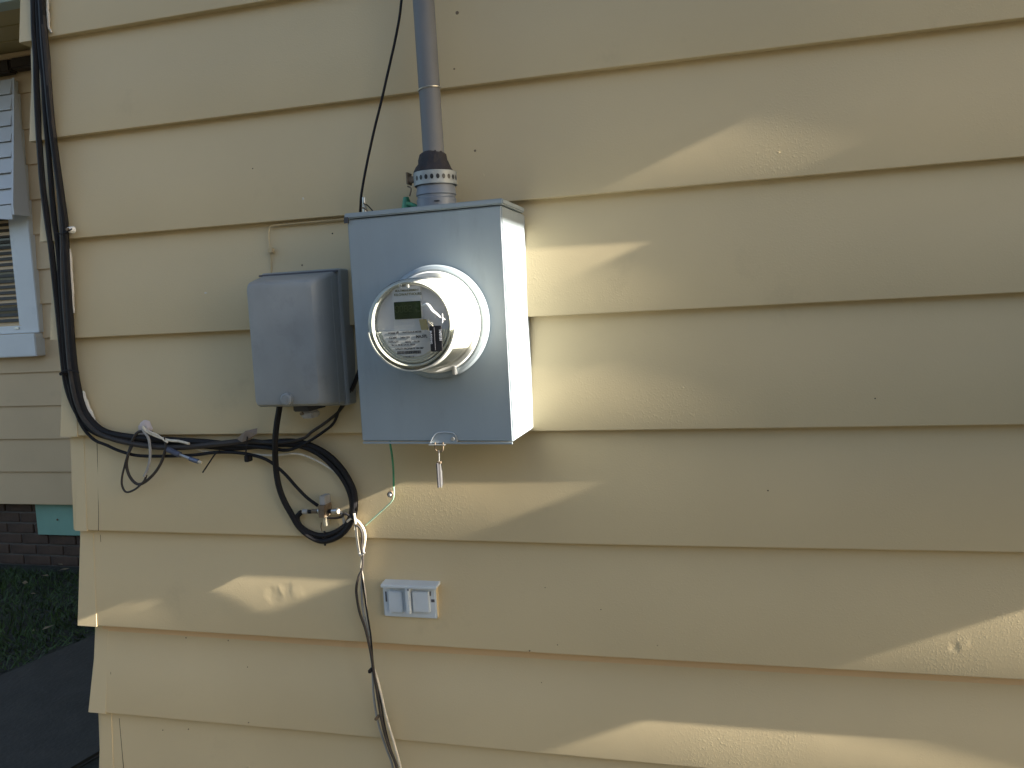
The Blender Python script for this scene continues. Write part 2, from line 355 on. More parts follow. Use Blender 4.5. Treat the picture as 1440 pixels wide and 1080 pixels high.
for (px, py, w_, h_) in [(290, 412, 9, 5), (428, 280, 6, 7), (258, 329, 5, 8), (681, 247, 3, 7), (960, 545, 8, 4), (1095, 215, 5, 3), (318, 955, 8, 2), (347, 1079, 9, 4)]:
    p = P(px, py, 1.407); y_ = ywall(p.z); mb = MB(); pts = []
    for k in range(12):
        aa = k*math.pi/6; q_ = random.uniform(.6, 1.1); pts.append((p.x+w_/1700*q_*math.cos(aa), y_+.0004, p.z+h_/1700*q_*math.sin(aa)))
    mid = [((x_-p.x)*.6+p.x, y_-.0012, (z_-p.z)*.6+p.z) for x_, _, z_ in pts]
    mb.add(pts+mid+[(p.x, y_-.0016, p.z)], [(k, (k+1) % 12, 12+(k+1) % 12, 12+k) for k in range(12)]+[(12+k, 12+(k+1) % 12, 24) for k in range(12)], True)
    mb.build('paint_lump', CAULK if px in (290, 428) else SIDE, house)

# ------------------------------------------------------------------ rear wing
wing = thing('house_wing', 'rear wing with narrower-looking tan siding, brick base and white trimmed window at the left edge', 'house', (-3.8, 5, -1.45))
YW = 4.0; xw0, xw1 = -7.5, -1.30
for k in range(0, 14):
    zb = -1.046+.2036*k; zt = zb+.2036+.01
    if zb > 1.5: break
    pr = [(YW+.013, zb+.001), (YW+.001, zb), (YW, zb+.002), (YW+.0125, zt), (YW+.03, zt)]
    MB().prism(pr, xw0, xw1, 'x').build('clapboard', SIDE2, wing)
MB().box(xw0+.02, xw1, YW+.035, 8, -1.05, 1.60).build('inner_wall', SIDE2, wing)
MB().box(xw0-.4, xw1-.05, 3.44, 4.02, 1.615, 1.635).build('soffit', SOFFIT, wing)
for yy in (3.62, 3.80): MB().box(xw0-.4, xw1-.05, yy, yy+.008, 1.608, 1.6145).build('soffit_seam', SOFFIT, wing)
gt = MB(); gt.prism([(3.43, 1.60), (3.34, 1.60), (3.31, 1.66), (3.30, 1.73), (3.43, 1.73)], xw0-.4, xw1-.05, 'x'); gt.build('gutter', GUTTER, wing)
MB().prism([(3.3, 1.735), (5.2, 2.7), (5.2, 2.66), (3.3, 1.70)], xw0-.4, xw1-.05, 'x').build('roof', ROOFM, wing)
MB().box(xw0, xw1, 3.94, 3.996, 1.575, 1.6075).build('frieze_moulding', SIDE2, wing, bevel=.006)
xj = P(18, 100, 3.95).x
MB().box(xw0, xj-.004, 3.93, 3.997, 1.500, 1.5735).build('trim_board', BROWN, wing, bevel=.01)
MB().box(xj+.004, xw1, 3.925, 3.997, 1.510, 1.5735).build('trim_board', BROWN, wing, bevel=.01)
# brick foundation, brick by brick
MB().box(xw0+.05, xw1, YW+.075, YW+.3, -1.48, -1.047).build('mortar_bed', MORTAR, wing)
teal0, teal1 = P(50, 711, 4.05), P(108, 753, 4.05)
bm_ = None
for r in range(6):
    zc = -1.082-.0685*r
    for i in range(8):
        xc = -5.2+.209*i+(.104 if r % 2 else 0)
        if xc > -3.5: continue
        if xc+.1 > teal0.x-.005 and zc+.03 > teal1.z: 
            if xc-.1 > teal0.x-.02: continue
            x1 = teal0.x-.008
        else: x1 = xc+.1
        x0_ = xc-.1
        if x1-x0_ < .03: continue
        if bm_ is None or abs((x1-x0_)-.2) > .001:
            t_ = MB(); t_.box(-(x1-x0_)/2, (x1-x0_)/2, -.045, .045, -.0285, .0285)
            o = t_.build('brick', BRICK, wing, bevel=.004, seg=1, loc=((x0_+x1)/2, YW+.11+random.uniform(-.003, .003), zc))
            if abs((x1-x0_)-.2) < .001: bm_ = o.data
        else:
            o = bpy.data.objects.new('brick', bm_); COL.objects.link(o); o.location = ((x0_+x1)/2, YW+.11+random.uniform(-.003, .003), zc+CZ); attach(o, wing)
tp = MB(); tp.box(teal0.x, xw1-.5, YW+.045, YW+.063, teal1.z, -1.05); tpo = tp.build('vent_panel', TEAL, wing, bevel=.002); tpo['label'] = 'teal painted access panel in brick foundation'
p = P(80, 731, YW+.04); MB().lathe([(.0001, YW+.041), (.006, YW+.041), (.007, YW+.044)], (p.x, 0, p.z), n=10).build('screw', RUST, tpo)
# window of the wing
c_out = P(57, 465, YW-.02); c_in = P(31, 457, YW-.02); sb_ = P(62, 500, YW-.005)
wx1 = c_out.x; wxi = c_in.x; wz1 = 1.47; wz0 = P(20, 470, YW-.02).z
win = MB(); win.box(wxi, wx1, YW-.028, YW+.02, wz0+.003, wz1); wo = win.build('window_frame', WHITE, wing, bevel=.004)
MB().box(wxi-1.1, wxi-.002, YW-.026, YW+.02, wz1-.10, wz1-.001).build('head_casing', WHITE, wo, bevel=.004)
MB().box(wxi-1.21, wxi-1.102, YW-.028, YW+.02, wz0+.003, wz1).build('side_casing', WHITE, wo, bevel=.004)
MB().box(wxi-1.25, sb_.x, YW-.06, YW+.02, P(0, 503, YW-.05).z, wz0).build('window_sill', WHITE, wo, bevel=.005)
MB().box(wxi-1.098, wxi-.003, YW-.010, YW+.025, wz0+.003, wz0+.05).build('sash_rail', WHITE, wo, bevel=.004)
MB().box(wxi-.035, wxi-.004, YW-.008, YW+.025, wz0+.052, wz1-.102).build('sash_stile', WHITE, wo, bevel=.003)
MB().box(wxi-1.096, wxi-.036, YW+.008, YW+.012, wz0+.052, wz1-.102).build('pane', DARKW, wo)
MB().box(wxi-.06, wxi-.03, YW-.018, YW-.011, wz0+.03, wz0+.042).build('sash_latch', ZINC, wo)
for i in range(24):
    zz = wz0+.075+.0335*i
    sb2 = MB(); sb2.prism([(YW-.0065, zz), (YW+.003, zz+.018), (YW+.0045, zz+.017), (YW-.005, zz-.001)], wxi-1.09, wxi-.037, 'x'); sb2.build('blind_slat', BLIND, wo)
# aluminium awning over the window
aw = thing('window_awning', 'white slatted aluminium awning above the far window', 'awning', (-4.6, 3.9, .7))
ax1 = P(20, 290, YW-.13).x; zt_, zb_ = 1.47, P(10, 288, YW-.13).z
ns = 8
for i in range(ns):
    f0, f1 = i/ns, (i+1)/ns
    z0, z1 = zt_+(zb_-zt_)*f0, zt_+(zb_-zt_)*f1; y0, y1 = YW-.05-.08*f0, YW-.05-.08*f1
    q_ = MB(); q_.prism([(y0+.010, z0), (y1-.006, z1+.006), (y1-.006, z1+.003), (y1+.020, z1+.004), (y0+.022, z0-.004)], ax1-1.5, ax1-.012, 'x'); q_.build('slat', ALU, aw)
e = MB(); e.prism([(YW-.04, zt_+.005), (YW-.140, zb_-.005), (YW-.140, zb_-.06), (YW-.03, zb_-.06), (YW-.03, zt_-.10)], ax1-.011, ax1+.004, 'x'); e.build('end_panel', ALU, aw)
v_ = MB(); pts = [(ax1-1.5, zb_-.004), (ax1-.012, zb_-.004)]
for i in range(41):
    x = ax1-.012-1.488*i/40; pts.append((x, zb_-.065-.02*abs(math.cos(i*math.pi/8))))
v_.prism(pts, YW-.140, YW-.134, 'y'); v_.build('valance', ALU, aw)

# ------------------------------------------------------------------ added unseen board screen off to the right, shaped to cut the sun patches
scr = thing('shade_screen', 'added unseen timber screen out of frame whose boards shape the sun patches on the wall', 'shade screen', (1.15, 1.0, -1.45))
X0 = 1.15; WL = 1.398
MB().box(X0+.024, X0+.100, WL-.008, WL, -.355, 1.50).build('screen_batten', WOOD, scr)
MB().box(X0+.024, X0+.100, WL-.021, WL, -1.45, -.36).build('screen_batten', WOOD, scr)
MB().box(X0+.024, X0+.074, .50, .57, -1.45, 1.80).build('post', WOOD, scr)
for i in range(8):
    MB().box(X0, X0+.022, .44, WL-.002, .730+.135*i, .730+.135*i+.1345).build('board', WOOD, scr)
for (z0, z1, d) in [(.2235, .33, .0425), (.3305, .44, .042), (.4405, .600, .045), (.6005, .7295, .033)]:
    MB().box(X0, X0+.022, WL-d, WL-.002, z0, z1).build('board', WOOD, scr)
for i in range(3):
    MB().box(X0, X0+.022, .47, WL-.002, -.227+.1498*i, -.227+.1498*i+.1493).build('board', WOOD, scr)
MB().box(X0-.3, X0+.4, .40, .43, 1.70, 1.80).build('screen_rail', WOOD, scr)

# ------------------------------------------------------------------ added unseen house behind the camera, put in to close off the low sky
nb = thing('sky_blocker_house', 'added unseen single-storey house behind the viewer that blocks low sky light from the tan wall', 'house', (0, -7, -1.45))
NBW = siding_mat('sky_blocker_siding', (.30, .27, .21))
MB().box(-9, 7, -9.0, -4.62, -1.45, 1.75).build('inner_wall', NBW, nb)
for i in range(16):
    z0 = -1.30+.19*i
    MB().prism([(-4.58, z0), (-4.601, z0+.192), (-4.62, z0+.192), (-4.62, z0)], -9.01, 7.01, 'x').build('clapboard', NBW, nb)
MB().prism([(-4.1, 1.72), (-6.8, 3.2), (-9.5, 1.72), (-9.5, 1.64), (-6.8, 3.1), (-4.1, 1.64)], -9.4, 7.4, 'x').build('roof', ROOFM, nb)
for x in (-6, -2.2, 1.6, 5):
    wf = MB().box(x-.55, x+.55, -4.585, -4.53, -.2, 1.2).build('window_frame', WHITE, nb, bevel=.005)
    for z0, z1 in ((-.12, .46), (.54, 1.12)): MB().box(x-.47, x+.47, -4.532, -4.522, z0, z1).build('pane', DARKW, wf)

# ------------------------------------------------------------------ meter socket box
YB = 1.27; bx0, bx1, bz0, bz1 = -.6190, -.3436, -.2140, .1640
def skew(mb, x0=-.481, k=.062):
    mb.v = [(v[0], v[1]-(v[0]-x0)*k if v[1] < YB+.02 else v[1], v[2]) for v in mb.v]; return mb
box = thing('meter_box', 'large blue-grey steel meter box with sunlit right side mounted on the siding', 'meter box', (-.48, 1.40, -.214))
mb = MB(); mb.box(bx0, bx1, YB, 1.4135, bz0, bz1); skew(mb).build('body', STEEL, box, bevel=.0022, seg=3)
mb = MB(); mb.box(bx0-.0035, bx1+.0035, YB-.0035, 1.399, bz1+.0015, bz1+.0105); skew(mb).build('lid', STEEL, box, bevel=.0018, seg=2)
mb = MB(); mb.box(bx0-.0036, bx0+.004, YB-.0045, YB-.001, bz1-.006, bz1+.004); skew(mb).build('lid_lip', INK, box)
mb = MB(); mb.box(bx0+.002, bx1-.002, YB-.0012, YB+.002, bz0-.004, bz0-.0008); skew(mb).build('bottom_seam', STEEL, box)
for (px, py) in ((746, 540), (742, 553), (737, 575), (739, 566)):   # scuffs on the right side
    d = RX*((px-720)/FPX)+RD*((py-540)/FPX)+RF; t = (bx1+.0004)/d.x; pp = d*t
    s_ = MB(); s_.prism([(pp.y-.0035, pp.z-.004), (pp.y-.001, pp.z-.005), (pp.y+.003, pp.z+.005), (pp.y+.0005, pp.z+.004)], bx1+.0001, bx1+.0006, 'x'); s_.build('scuff', GREYC, box)
# hasp with its hanging seal
hx0, hx1 = P(607, 620, YB).x, P(643, 620, YB).x; hz = bz0
hs = MB(); hs.add([(hx0, YB-.004, hz-.002), (hx1, YB-.004, hz-.002), (hx1+.001, YB-.003, hz+.006), (hx1-.006, YB-.001, hz+.0145), (hx0+.012, YB-.001, hz+.0145),
    (hx0, YB+.001, hz-.002), (hx1, YB+.001, hz-.002), (hx1+.001, YB+.001, hz+.006), (hx1-.006, YB+.001, hz+.0145), (hx0+.012, YB+.001, hz+.0145)],
    [(0, 1, 2, 3, 4), (5, 6, 7, 8, 9)]+[(i, (i+1) % 5, 5+(i+1) % 5, 5+i) for i in range(5)])
ho = hs.build('hasp', STEEL, box)
mb = MB(); mb.tube([(hx0-.001, YB-.005, hz-.002), (hx0+.011, YB-.003, hz+.0145), (hx1-.008, YB-.003, hz+.0150), (hx1, YB-.004, hz+.008), (hx1+.001, YB-.004, hz-.001)], .0009, n=6); mb.build('hasp_rim', ZINC, ho)
mb = MB(); mb.box(hx0-.003, hx0+.026, YB-.010, YB+.0, hz-.0055, hz-.0035); mb.build('hasp_tongue', ZINC, ho, bevel=.0006)
mb = MB(); mb.lathe([(.0001, YB-.0065), (.003, YB-.0065), (.0034, YB-.004)], (hx1-.006, 0, hz+.005), n=14); mb.build('hasp_rivet', ZINC, ho)
seal = thing('hanging_seal', 'thin metal seal tag hanging on a wire under the large meter box', 'seal', (P(619, 660, YB-.004).x, YB-.004, -.29))
q = lambda x, y: P(x, y, YB-.006)
mb = MB(); mb.tube([q(612, 622), q(612, 630), q(615, 634.5), q(620, 635), q(623, 632), q(623, 622)], .0012, n=6); mb.build('loop', RUST, seal)
mb = MB(); mb.tube([q(617, 633), q(617.5, 640), q(617.5, 652)], .0010, n=6, sub=3); mb.build('wire', ZINC, seal)
t0, t1 = q(616.5, 650), q(621.5, 684)
mb = MB(); mb.box(t0.x, t0.x+.0022, YB-.018, YB+.004, t1.z, t0.z); mb.build('tag_plate', INK, seal, bevel=.0004)
mb = MB(); mb.tube([(t0.x+.0045, YB-.010, t0.z-.002), (t0.x+.0048, YB-.010, (t0.z+t1.z)/2), (t0.x+.0042, YB-.010, t1.z-.001)], .0011, n=8, sub=4); mb.build('tag_edge', ZINC, seal)
mb = MB(); mb.box(t0.x-.0006, t0.x+.006, YB-.012, YB-.006, t0.z-.002, t0.z+.002); mb.build('tag_head', RUST, seal, bevel=.0006)

# ------------------------------------------------------------------ electric meter
mx_, mz_ = -.4665, -.0150
met = thing('electric_meter', 'round electric meter under a clear cover plugged into the large grey box', 'electric meter', (mx_, YB, mz_))
c_ = (mx_, 0, mz_)
skew(MB().lathe([(.0001, YB+.003), (.094, YB+.003), (.0935, YB-.006), (.091, YB-.011), (.0865, YB-.0135), (.082, YB-.0115), (.0805, YB-.006), (.074, YB-.004)], c_, n=96)).build('socket_ring', STEEL, met)
MB().lathe([(.0835, YB-.003), (.0828, YB-.018), (.0805, YB-.021), (.0770, YB-.0205), (.0735, YB-.018), (.070, YB-.017)], c_, n=96).build('seal_ring', MWHITE, met)
# notch hardware on the ring, at its foot
mb = MB(); mb.box(mx_+.030, mx_+.036, YB-.024, YB-.012, mz_-.086, mz_-.072); mb.build('ring_clasp', ZINC, met, bevel=.001)
MB().lathe([(.0725, YB-.016), (.0718, YB-.05), (.0685, YB-.092), (.0660, YB-.103), (.0600, YB-.104), (.0001, YB-.104)], c_, n=96).build('body', MWHITE, met)
YD = YB-.1045
dial = MB(); dial.lathe([(.0592, YD+.0002), (.0592, YD-.0008), (.0001, YD-.0008)], c_, n=72); do_ = dial.build('dial_face', MFACE, met)
MB().lathe([(.0655, YD), (.0650, YD-.009), (.0635, YD-.0105), (.0612, YD-.0085), (.0600, YD-.001)], c_, n=96).build('front_rim', MRIM, met)
# clear cover
MB().lathe([(.0745, YB-.019), (.0738, YB-.05), (.0705, YB-.094), (.0690, YB-.112), (.0672, YB-.1195), (.0630, YB-.1225), (.030, YB-.1235), (.0001, YB-.1240)], c_, n=96).build('clear_cover', CLEAR, met)
YF = YD-.0012
def q(px, py, y=YF): return P(px, py, y)
def panel(name, x0, y0, x1, y1, y, th, m_, par, bev=.0006):
    a_, b_ = P(x0, y0, y), P(x1, y1, y)
    return MB().box(min(a_.x, b_.x), max(a_.x, b_.x), y, y+th, min(a_.z, b_.z), max(a_.z, b_.z)).build(name, m_, par, bevel=bev)
panel('display_bezel', 550.5, 404, 595, 470, YF-.003, .0035, MPLATE, do_)
panel('lcd', 553.5, 425, 592.5, 447.5, YF-.0045, .0016, LCD, do_)
# seven-segment read-out
dz_ = P(573, 436, YF-.005); x = P(556.5, 436, YF-.005).x
for dg_ in '00821':
    seg = {'0': 'abcdef', '8': 'abcdefg', '2': 'abged', '1': 'bc'}[dg_]; mbs = MB(); wd, hh, th = .0040, .0042, .0007
    R_ = {'a': (x, x+wd, hh, hh+th), 'g': (x, x+wd, -th/2, th/2), 'd': (x, x+wd, -hh-th, -hh), 'f': (x-th, x, .0005, hh), 'e': (x-th, x, -hh, -.0005), 'b': (x+wd, x+wd+th, .0005, hh), 'c': (x+wd, x+wd+th, -hh, -.0005)}
    for s_ in seg:
        r = R_[s_]; mbs.box(r[0], r[1], YF-.00475, YF-.0046, dz_.z+.002+r[2], dz_.z+.002+r[3])
    mbs.build('display_digit', LCDSEG, do_); x += .0072
text('lettering', 'MULTIMEASUREMENT', P(555.5, 409, YF-.0034).x, P(572, 408.5, YF-.0034).z, YF-.0033, .0042, OLIVE, do_, bold=.00006, stretch=.95)
text('lettering', 'KILOWATTHOURS', P(554, 414, YF-.0034).x, P(572, 414, YF-.0034).z, YF-.0033, .0054, OLIVE, do_, bold=.0001, stretch=.98)
# lower nameplate: half disc standing a little proud
YP = YD-.0085
def halfdisc(r, y0, y1, m_, name, par, ztop=-.0095, n=40):
    a0 = math.asin(-ztop/r); pts = []
    for i in range(n+1):
        aa = math.pi+a0+(math.pi-2*a0)*i/n; pts.append((mx_+r*math.cos(aa), mz_+r*math.sin(aa)))
    return MB().prism(pts, y0, y1, 'y').build(name, m_, par)
lp = halfdisc(.0592, YP+.002, YD-.001, MRIM, 'plate_holder', met)
np_ = halfdisc(.0500, YP, YP+.0018, MPLATE, 'nameplate', met, ztop=-.0097)
lb = MB(); out = []; n_ = 48
for (ra, rb, y0, y1) in ((.0692, .0712, YB-.097, YB-.1165),):
    for r_, y_ in ((ra, y0), (rb, y0), (rb, y1), (ra, y1)):
        a0_ = math.asin(.0095/r_)
        out += [(mx_+r_*math.cos(math.pi+a0_+(math.pi-2*a0_)*i/n_), y_, mz_+r_*math.sin(math.pi+a0_+(math.pi-2*a0_)*i/n_)) for i in range(n_+1)]
m1 = n_+1
lb.add(out, [(k*m1+i, k*m1+i+1, ((k+1) % 4)*m1+i+1, ((k+1) % 4)*m1+i) for k in range(4) for i in range(n_)], True)
lb.add([out[0], out[m1], out[2*m1], out[3*m1]], [(0, 1, 2, 3)]); lb.add([out[n_], out[m1+n_], out[2*m1+n_], out[3*m1+n_]], [(0, 1, 2, 3)])
lb.build('cover_lower_band', mat('hazy_clear_plastic', (.55, .56, .52), .6, var=.05, vscale=30, spec=.3), met)
mb = MB()
for rr_ in (.0535, .0570):
    pts = []
    for i in range(25):
        aa = math.pi*1.06+math.pi*.88*i/24; pts.append((mx_+rr_*math.cos(aa), YP+.001, mz_+rr_*math.sin(aa)))
    mb.tube(pts, .0009, n=6, sub=2)
mb.build('plate_ridge', MRIM, lp)
TY = YP-.0002
def tx(s, px, py, size, m_=INKG, bold=.00012, st=1.0):
    p = P(px, py, TY); text('lettering', s, p.x, p.z, TY, size, m_, np_, bold=bold, stretch=st)
tx('FORM 2S', 546, 469, .0042); tx('WATTHOUR METER', 566, 467.5, .0034)
tx('CL200', 547, 475.5, .0048); tx('240V 3W', 563, 475, .0040); tx('MA.57L', 585, 473.5, .0058, INK, .0002)
tx('TYPE C1S', 546, 481, .0040); tx('60Hz', 570, 481, .0044); tx('TA 30', 582, 480.5, .0036)
tx('Kh 7.2  FM 2S  CA 0.5  P/R 24', 551, 485.5, .0031)
tx('UTILITY PROPERTY 104 387', 556, 491, .0038, INK)
a_ = P(558.5, 494, TY); mb = MB(); x = a_.x
for i in range(34):
    ww = random.choice((.0004, .0007, .0010)); 
    if x+ww > P(600, 497, TY).x: break
    mb.box(x, x+ww, TY-.0002, TY, a_.z-.0046, a_.z); x += ww+random.choice((.0003, .0005))
mb.build('barcode', INK, np_)
tx('1 0 4 3 8 7 6 5', 567, 502, .0030)
# arrow mark
p = P(557.5, 467.5, TY); MB().prism([(p.x, p.z), (p.x+.0030, p.z+.0022), (p.x+.0042, p.z-.0020), (p.x+.0028, p.z-.0004)], TY-.0002, TY, 'y').build('arrow_mark', INK, np_)
for (px) in (563.5, 573.5):     # lugs at the top of the cover
    p = P(px, 402, YB-.118); MB().box(p.x-.0009, p.x+.0009, YB-.1225, YB-.115, p.z-.0022, p.z+.0025).build('cover_lug', MWHITE, met, bevel=.0003)
# seal strap, wire and black tag on the front
YT = YB-.129
tg = thing('black_tag', 'small black tag with white vertical digits on the meter face', 'tag', P(613, 476, YT))
p0, p1 = P(603.5, 458.5, YT), P(622, 494, YT)
mb = MB(); mb.box(p0.x, p1.x, YT, YT+.004, p1.z, p0.z); tb = mb.build('tag_body', TAGB, tg, bevel=.0008)
pm = P(611.2, 476, YT); MB().box(pm.x-.0005, pm.x+.0005, YT-.0006, YT+.001, p1.z+.002, p0.z-.002).build('tag_ridge', INKG, tg)
p = P(618.6, 463, YT-.0002); text('lettering', '14/9/181', p.x, p.z, YT-.0002, .0050, TAGW, tg, rot=-math.pi/2, bold=.0002, stretch=.98)
p = P(605.6, 465, YT-.0002); text('lettering', 'BUDDING', p.x, p.z, YT-.0002, .0044, TAGW, tg, rot=-math.pi/2, bold=.0001)
g_ = lambda x, y, d=0: P(x, y, YT+.001+d)
ss = thing('seal_strap', 'glossy clear seal strap across the meter face holding the black tag', 'seal', P(605, 440, YT))
mb = MB(); mb.tube([g_(594, 430, .003), g_(599, 428, -.002), g_(603, 430, -.003), g_(608, 437, -.003), g_(613, 441, -.002), g_(619, 446, 0), g_(626, 449.5, .004)], [.0012, .0020, .0024, .0026, .0022, .0015, .0008], n=8); mb.build('strap', MWHITE, ss)
mb = MB(); mb.tube([g_(612, 443), g_(611.5, 447)], .0013, n=6, sub=2); mb.build('strap_pin', ZINC, ss)
mb = MB(); mb.tube([g_(622, 441), g_(622.5, 449), g_(622, 454)], .0008, n=6, sub=3); mb.build('strap_end', MWHITE, ss)
mb = MB(); mb.tube([g_(603, 449), g_(602.5, 453), g_(606, 456), g_(609, 459)], .0012, n=6, sub=4); mb.tube([g_(609, 455.5), g_(605, 453), g_(607, 458)], .0009, n=6, sub=4); mb.build('tag_wire', COPPER, tg)
mb = MB(); a_, b_ = P(590, 449, YF-.002), P(603, 469, YF-.002); mb.prism([(a_.x, a_.z), (b_.x-.003, a_.z), (b_.x, b_.z+.008), (b_.x, b_.z), (a_.x+.004, b_.z), (a_.x+.002, b_.z+.010)], YF-.0052, YF-.0002, 'y'); mb.build('reset_button', YELLOWP, met, bevel=.0006)

# ------------------------------------------------------------------ telecom box
nid = thing('cable_box', 'smaller weathered grey plastic cable box left of the large meter box', 'cable box', (-.77, 1.4, -.155))
def loft(name, rings, m_, par, smooth=True):
    mb = MB(); n_ = len(rings[0]); vs = [v for r in rings for v in r]
    fs = [(i*n_+k, i*n_+(k+1) % n_, (i+1)*n_+(k+1) % n_, (i+1)*n_+k) for i in range(len(rings)-1) for k in range(n_)]
    mb.add(vs, fs, smooth); mb.f.append(tuple(range(n_))[::-1]); mb.f.append(tuple((len(rings)-1)*n_+k for k in range(n_))); mb.sm += [False]*2
    return mb.build(name, m_, par)
def rrect(x0, x1, z0, z1, r, y, n=6):
    out = []
    for cx, cz, a0 in ((x1-r, z1-r, 0), (x0+r, z1-r, 90), (x0+r, z0+r, 180), (x1-r, z0+r, 270)):
        for i in range(n+1):
            aa = math.radians(a0+90*i/n); out.append((cx+r*math.cos(aa), y, cz+r*math.sin(aa)))
    return out
nx0, nx1, nz0, nz1 = -.838, -.6985, -.1545, .0720
rings = [rrect(nx0-.008, nx1+.006, nz0-.004, nz1+.014, .006, 1.372), rrect(nx0-.006, nx1+.004, nz0-.002, nz1+.008, .007, 1.345), rrect(nx0-.001, nx1+.001, nz0, nz1+.001, .008, 1.312),
         rrect(nx0+.002, nx1-.003, nz0+.002, nz1-.002, .009, 1.304), rrect(nx0+.004, nx1-.008, nz0+.005, nz1-.006, .009, 1.2995), rrect(nx0+.009, nx1-.015, nz0+.010, nz1-.013, .009, 1.298)]
loft('cover', rings, NID, nid)
loft('back_plate', [rrect(nx0-.012, nx1+.012, nz0-.008, nz1+.019, .005, 1.4125), rrect(nx0-.012, nx1+.012, nz0-.008, nz1+.019, .005, 1.377), rrect(nx0-.010, nx1+.010, nz0-.006, nz1+.017, .005, 1.373)], NID, nid, False)
mb = MB(); mb.box(nx0-.012, nx1+.010, 1.366, 1.372, nz1+.012, nz1+.0155); mb.build('cover_hinge', INKG, nid, bevel=.0008)
mb = MB(); mb.tube([(nx1+.0035, 1.352, nz1+.004), (nx1+.0035, 1.352, 0), (nx1+.0035, 1.352, nz0-.001)], .0016, n=6, sub=2); mb.build('cover_lip', NID, nid)
p = P(402, 562, 1.292); mb = MB(); mb.lathe([(.0001, 1.289), (.0085, 1.2895), (.0112, 1.292), (.0118, 1.300), (.0125, 1.315)], (p.x, 0, p.z), n=24); kn = mb.build('knob', NID, nid)
MB().lathe([(.0001, 1.2885), (.0045, 1.2885), (.0050, 1.2895)], (p.x, 0, p.z), n=16).build('screw', NID, kn)
p = P(432, 574, 1.35); mb = MB(); mb.box(p.x-.018, p.x+.014, 1.33, 1.40, p.z-.004, p.z+.008); mb.build('cable_gland', INK, nid, bevel=.002)
mb = MB(); mb.box(p.x-.008, p.x+.016, 1.338, 1.368, p.z-.018, p.z-.004); gl = mb.build('ground_clamp', GREYC, nid, bevel=.003)
MB().lathe([(.0001, 1.332), (.003, 1.332), (.0034, 1.336)], (p.x-.003, 0, p.z-.008), n=12).build('screw', RUST, gl)

# ------------------------------------------------------------------ conduit and hub
con = thing('conduit', 'grey metal conduit rising from the top of the large meter box', 'conduit', (-.487, 1.34, .175))
YC = 1.345
def pc(px, py): v = P(px, py, YC); return (v.x, v.y, v.z)
mb = MB(); tp_ = P(595, -120, YC); bt_ = P(610.5, 225, YC)
ct = P(595.5, 0, YC); dx_ = (bt_.x-ct.x)/(bt_.z-ct.z)
zt_ = 1.56; mb.tube([(bt_.x, YC, bt_.z-.03), (bt_.x+dx_*.1, YC, bt_.z+.1), (bt_.x+dx_*.45, YC, bt_.z+.45), (bt_.x+dx_*(zt_-bt_.z), YC, zt_)], .0182, n=28, sub=4); mb.build('pipe', CONDUIT, con)
hx = P(613.5, 275, YC).x; hc = (hx, YC, 0)
z_ = lambda py: P(612, py, YC).z
mb = MB(); mb.lathe([(.0001, z_(293)), (.0335, z_(293)), (.0340, z_(281)), (.0325, z_(279.5)), (.0325, z_(276)), (.0345, z_(275)), (.0330, z_(266)), (.0315, z_(258)), (.0315, z_(245)), (.0001, z_(244))], hc, 'z', n=40); mb.build('hub', HUB, con)
MB().box(hx+.008, hx+.016, YC-.0345, YC-.030, z_(287), z_(285.5)).build('hub_slot', INK, con)
prof = [(.0345, z_(247)), (.0350, z_(243)), (.033, z_(240)), (.0300, z_(236)), (.0265, z_(231)), (.0245, z_(225)), (.0225, z_(217.5)), (.0190, z_(214.5)), (.016, z_(214.5))]
mb = MB(); mb.lathe(prof, (hx-.002, YC, 0), 'z', n=32)
mb.v = [(v[0]+random.uniform(-.0012, .0012), v[1]+random.uniform(-.0012, .0012), v[2]+random.uniform(-.0012, .0012)) for v in mb.v]; mb.build('putty_seal', PUTTY, con)
bnd = MB(); bnd.lathe([(.0362, z_(262)), (.0372, z_(261.5)), (.0372, z_(243.5)), (.0362, z_(243))], (hx, YC, 0), 'z', n=48); bo = bnd.build('strap_band', mat('dull_galvanised_strap', (.34, .37, .37), .55, metal=.35, var=.15, vscale=60), con)
bo['label'] = 'perforated metal strap clamped round the hub'
for k in range(12):
    aa = math.radians(-172+15.5*k); cx, cy, zc = hx+.0376*math.cos(aa), YC+.0376*math.sin(aa), z_(252.5)
    if cy > YC+.001 or k < 3: continue
    h_ = MB(); pts = []
    for j in range(12):
        b_ = 2*math.pi*j/12; u = .0030*math.cos(b_); pts.append((cx-u*math.sin(aa), cy+u*math.cos(aa), zc+.0042*math.sin(b_)))
    h_.add(pts, [tuple(range(12))]); h_.build('strap_hole', TAGB, bo)
p = P(575, 250, YC-.01); MB().box(p.x-.0015, p.x+.0015, YC-.02, YC, p.z-.012, p.z+.008).build('clamp_ear', RUST, con, bevel=.0005)
MB().box(p.x, p.x+.012, YC-.016, YC-.004, p.z-.009, p.z+.001).build('clamp_block', RUST, con, bevel=.001)
mb = MB(); mb.tube([P(573, 262, YC-.015), P(578, 265, YC-.015), P(576, 276, YC-.012)], .0014, n=6); mb.build('clamp_screw', RUST, con)
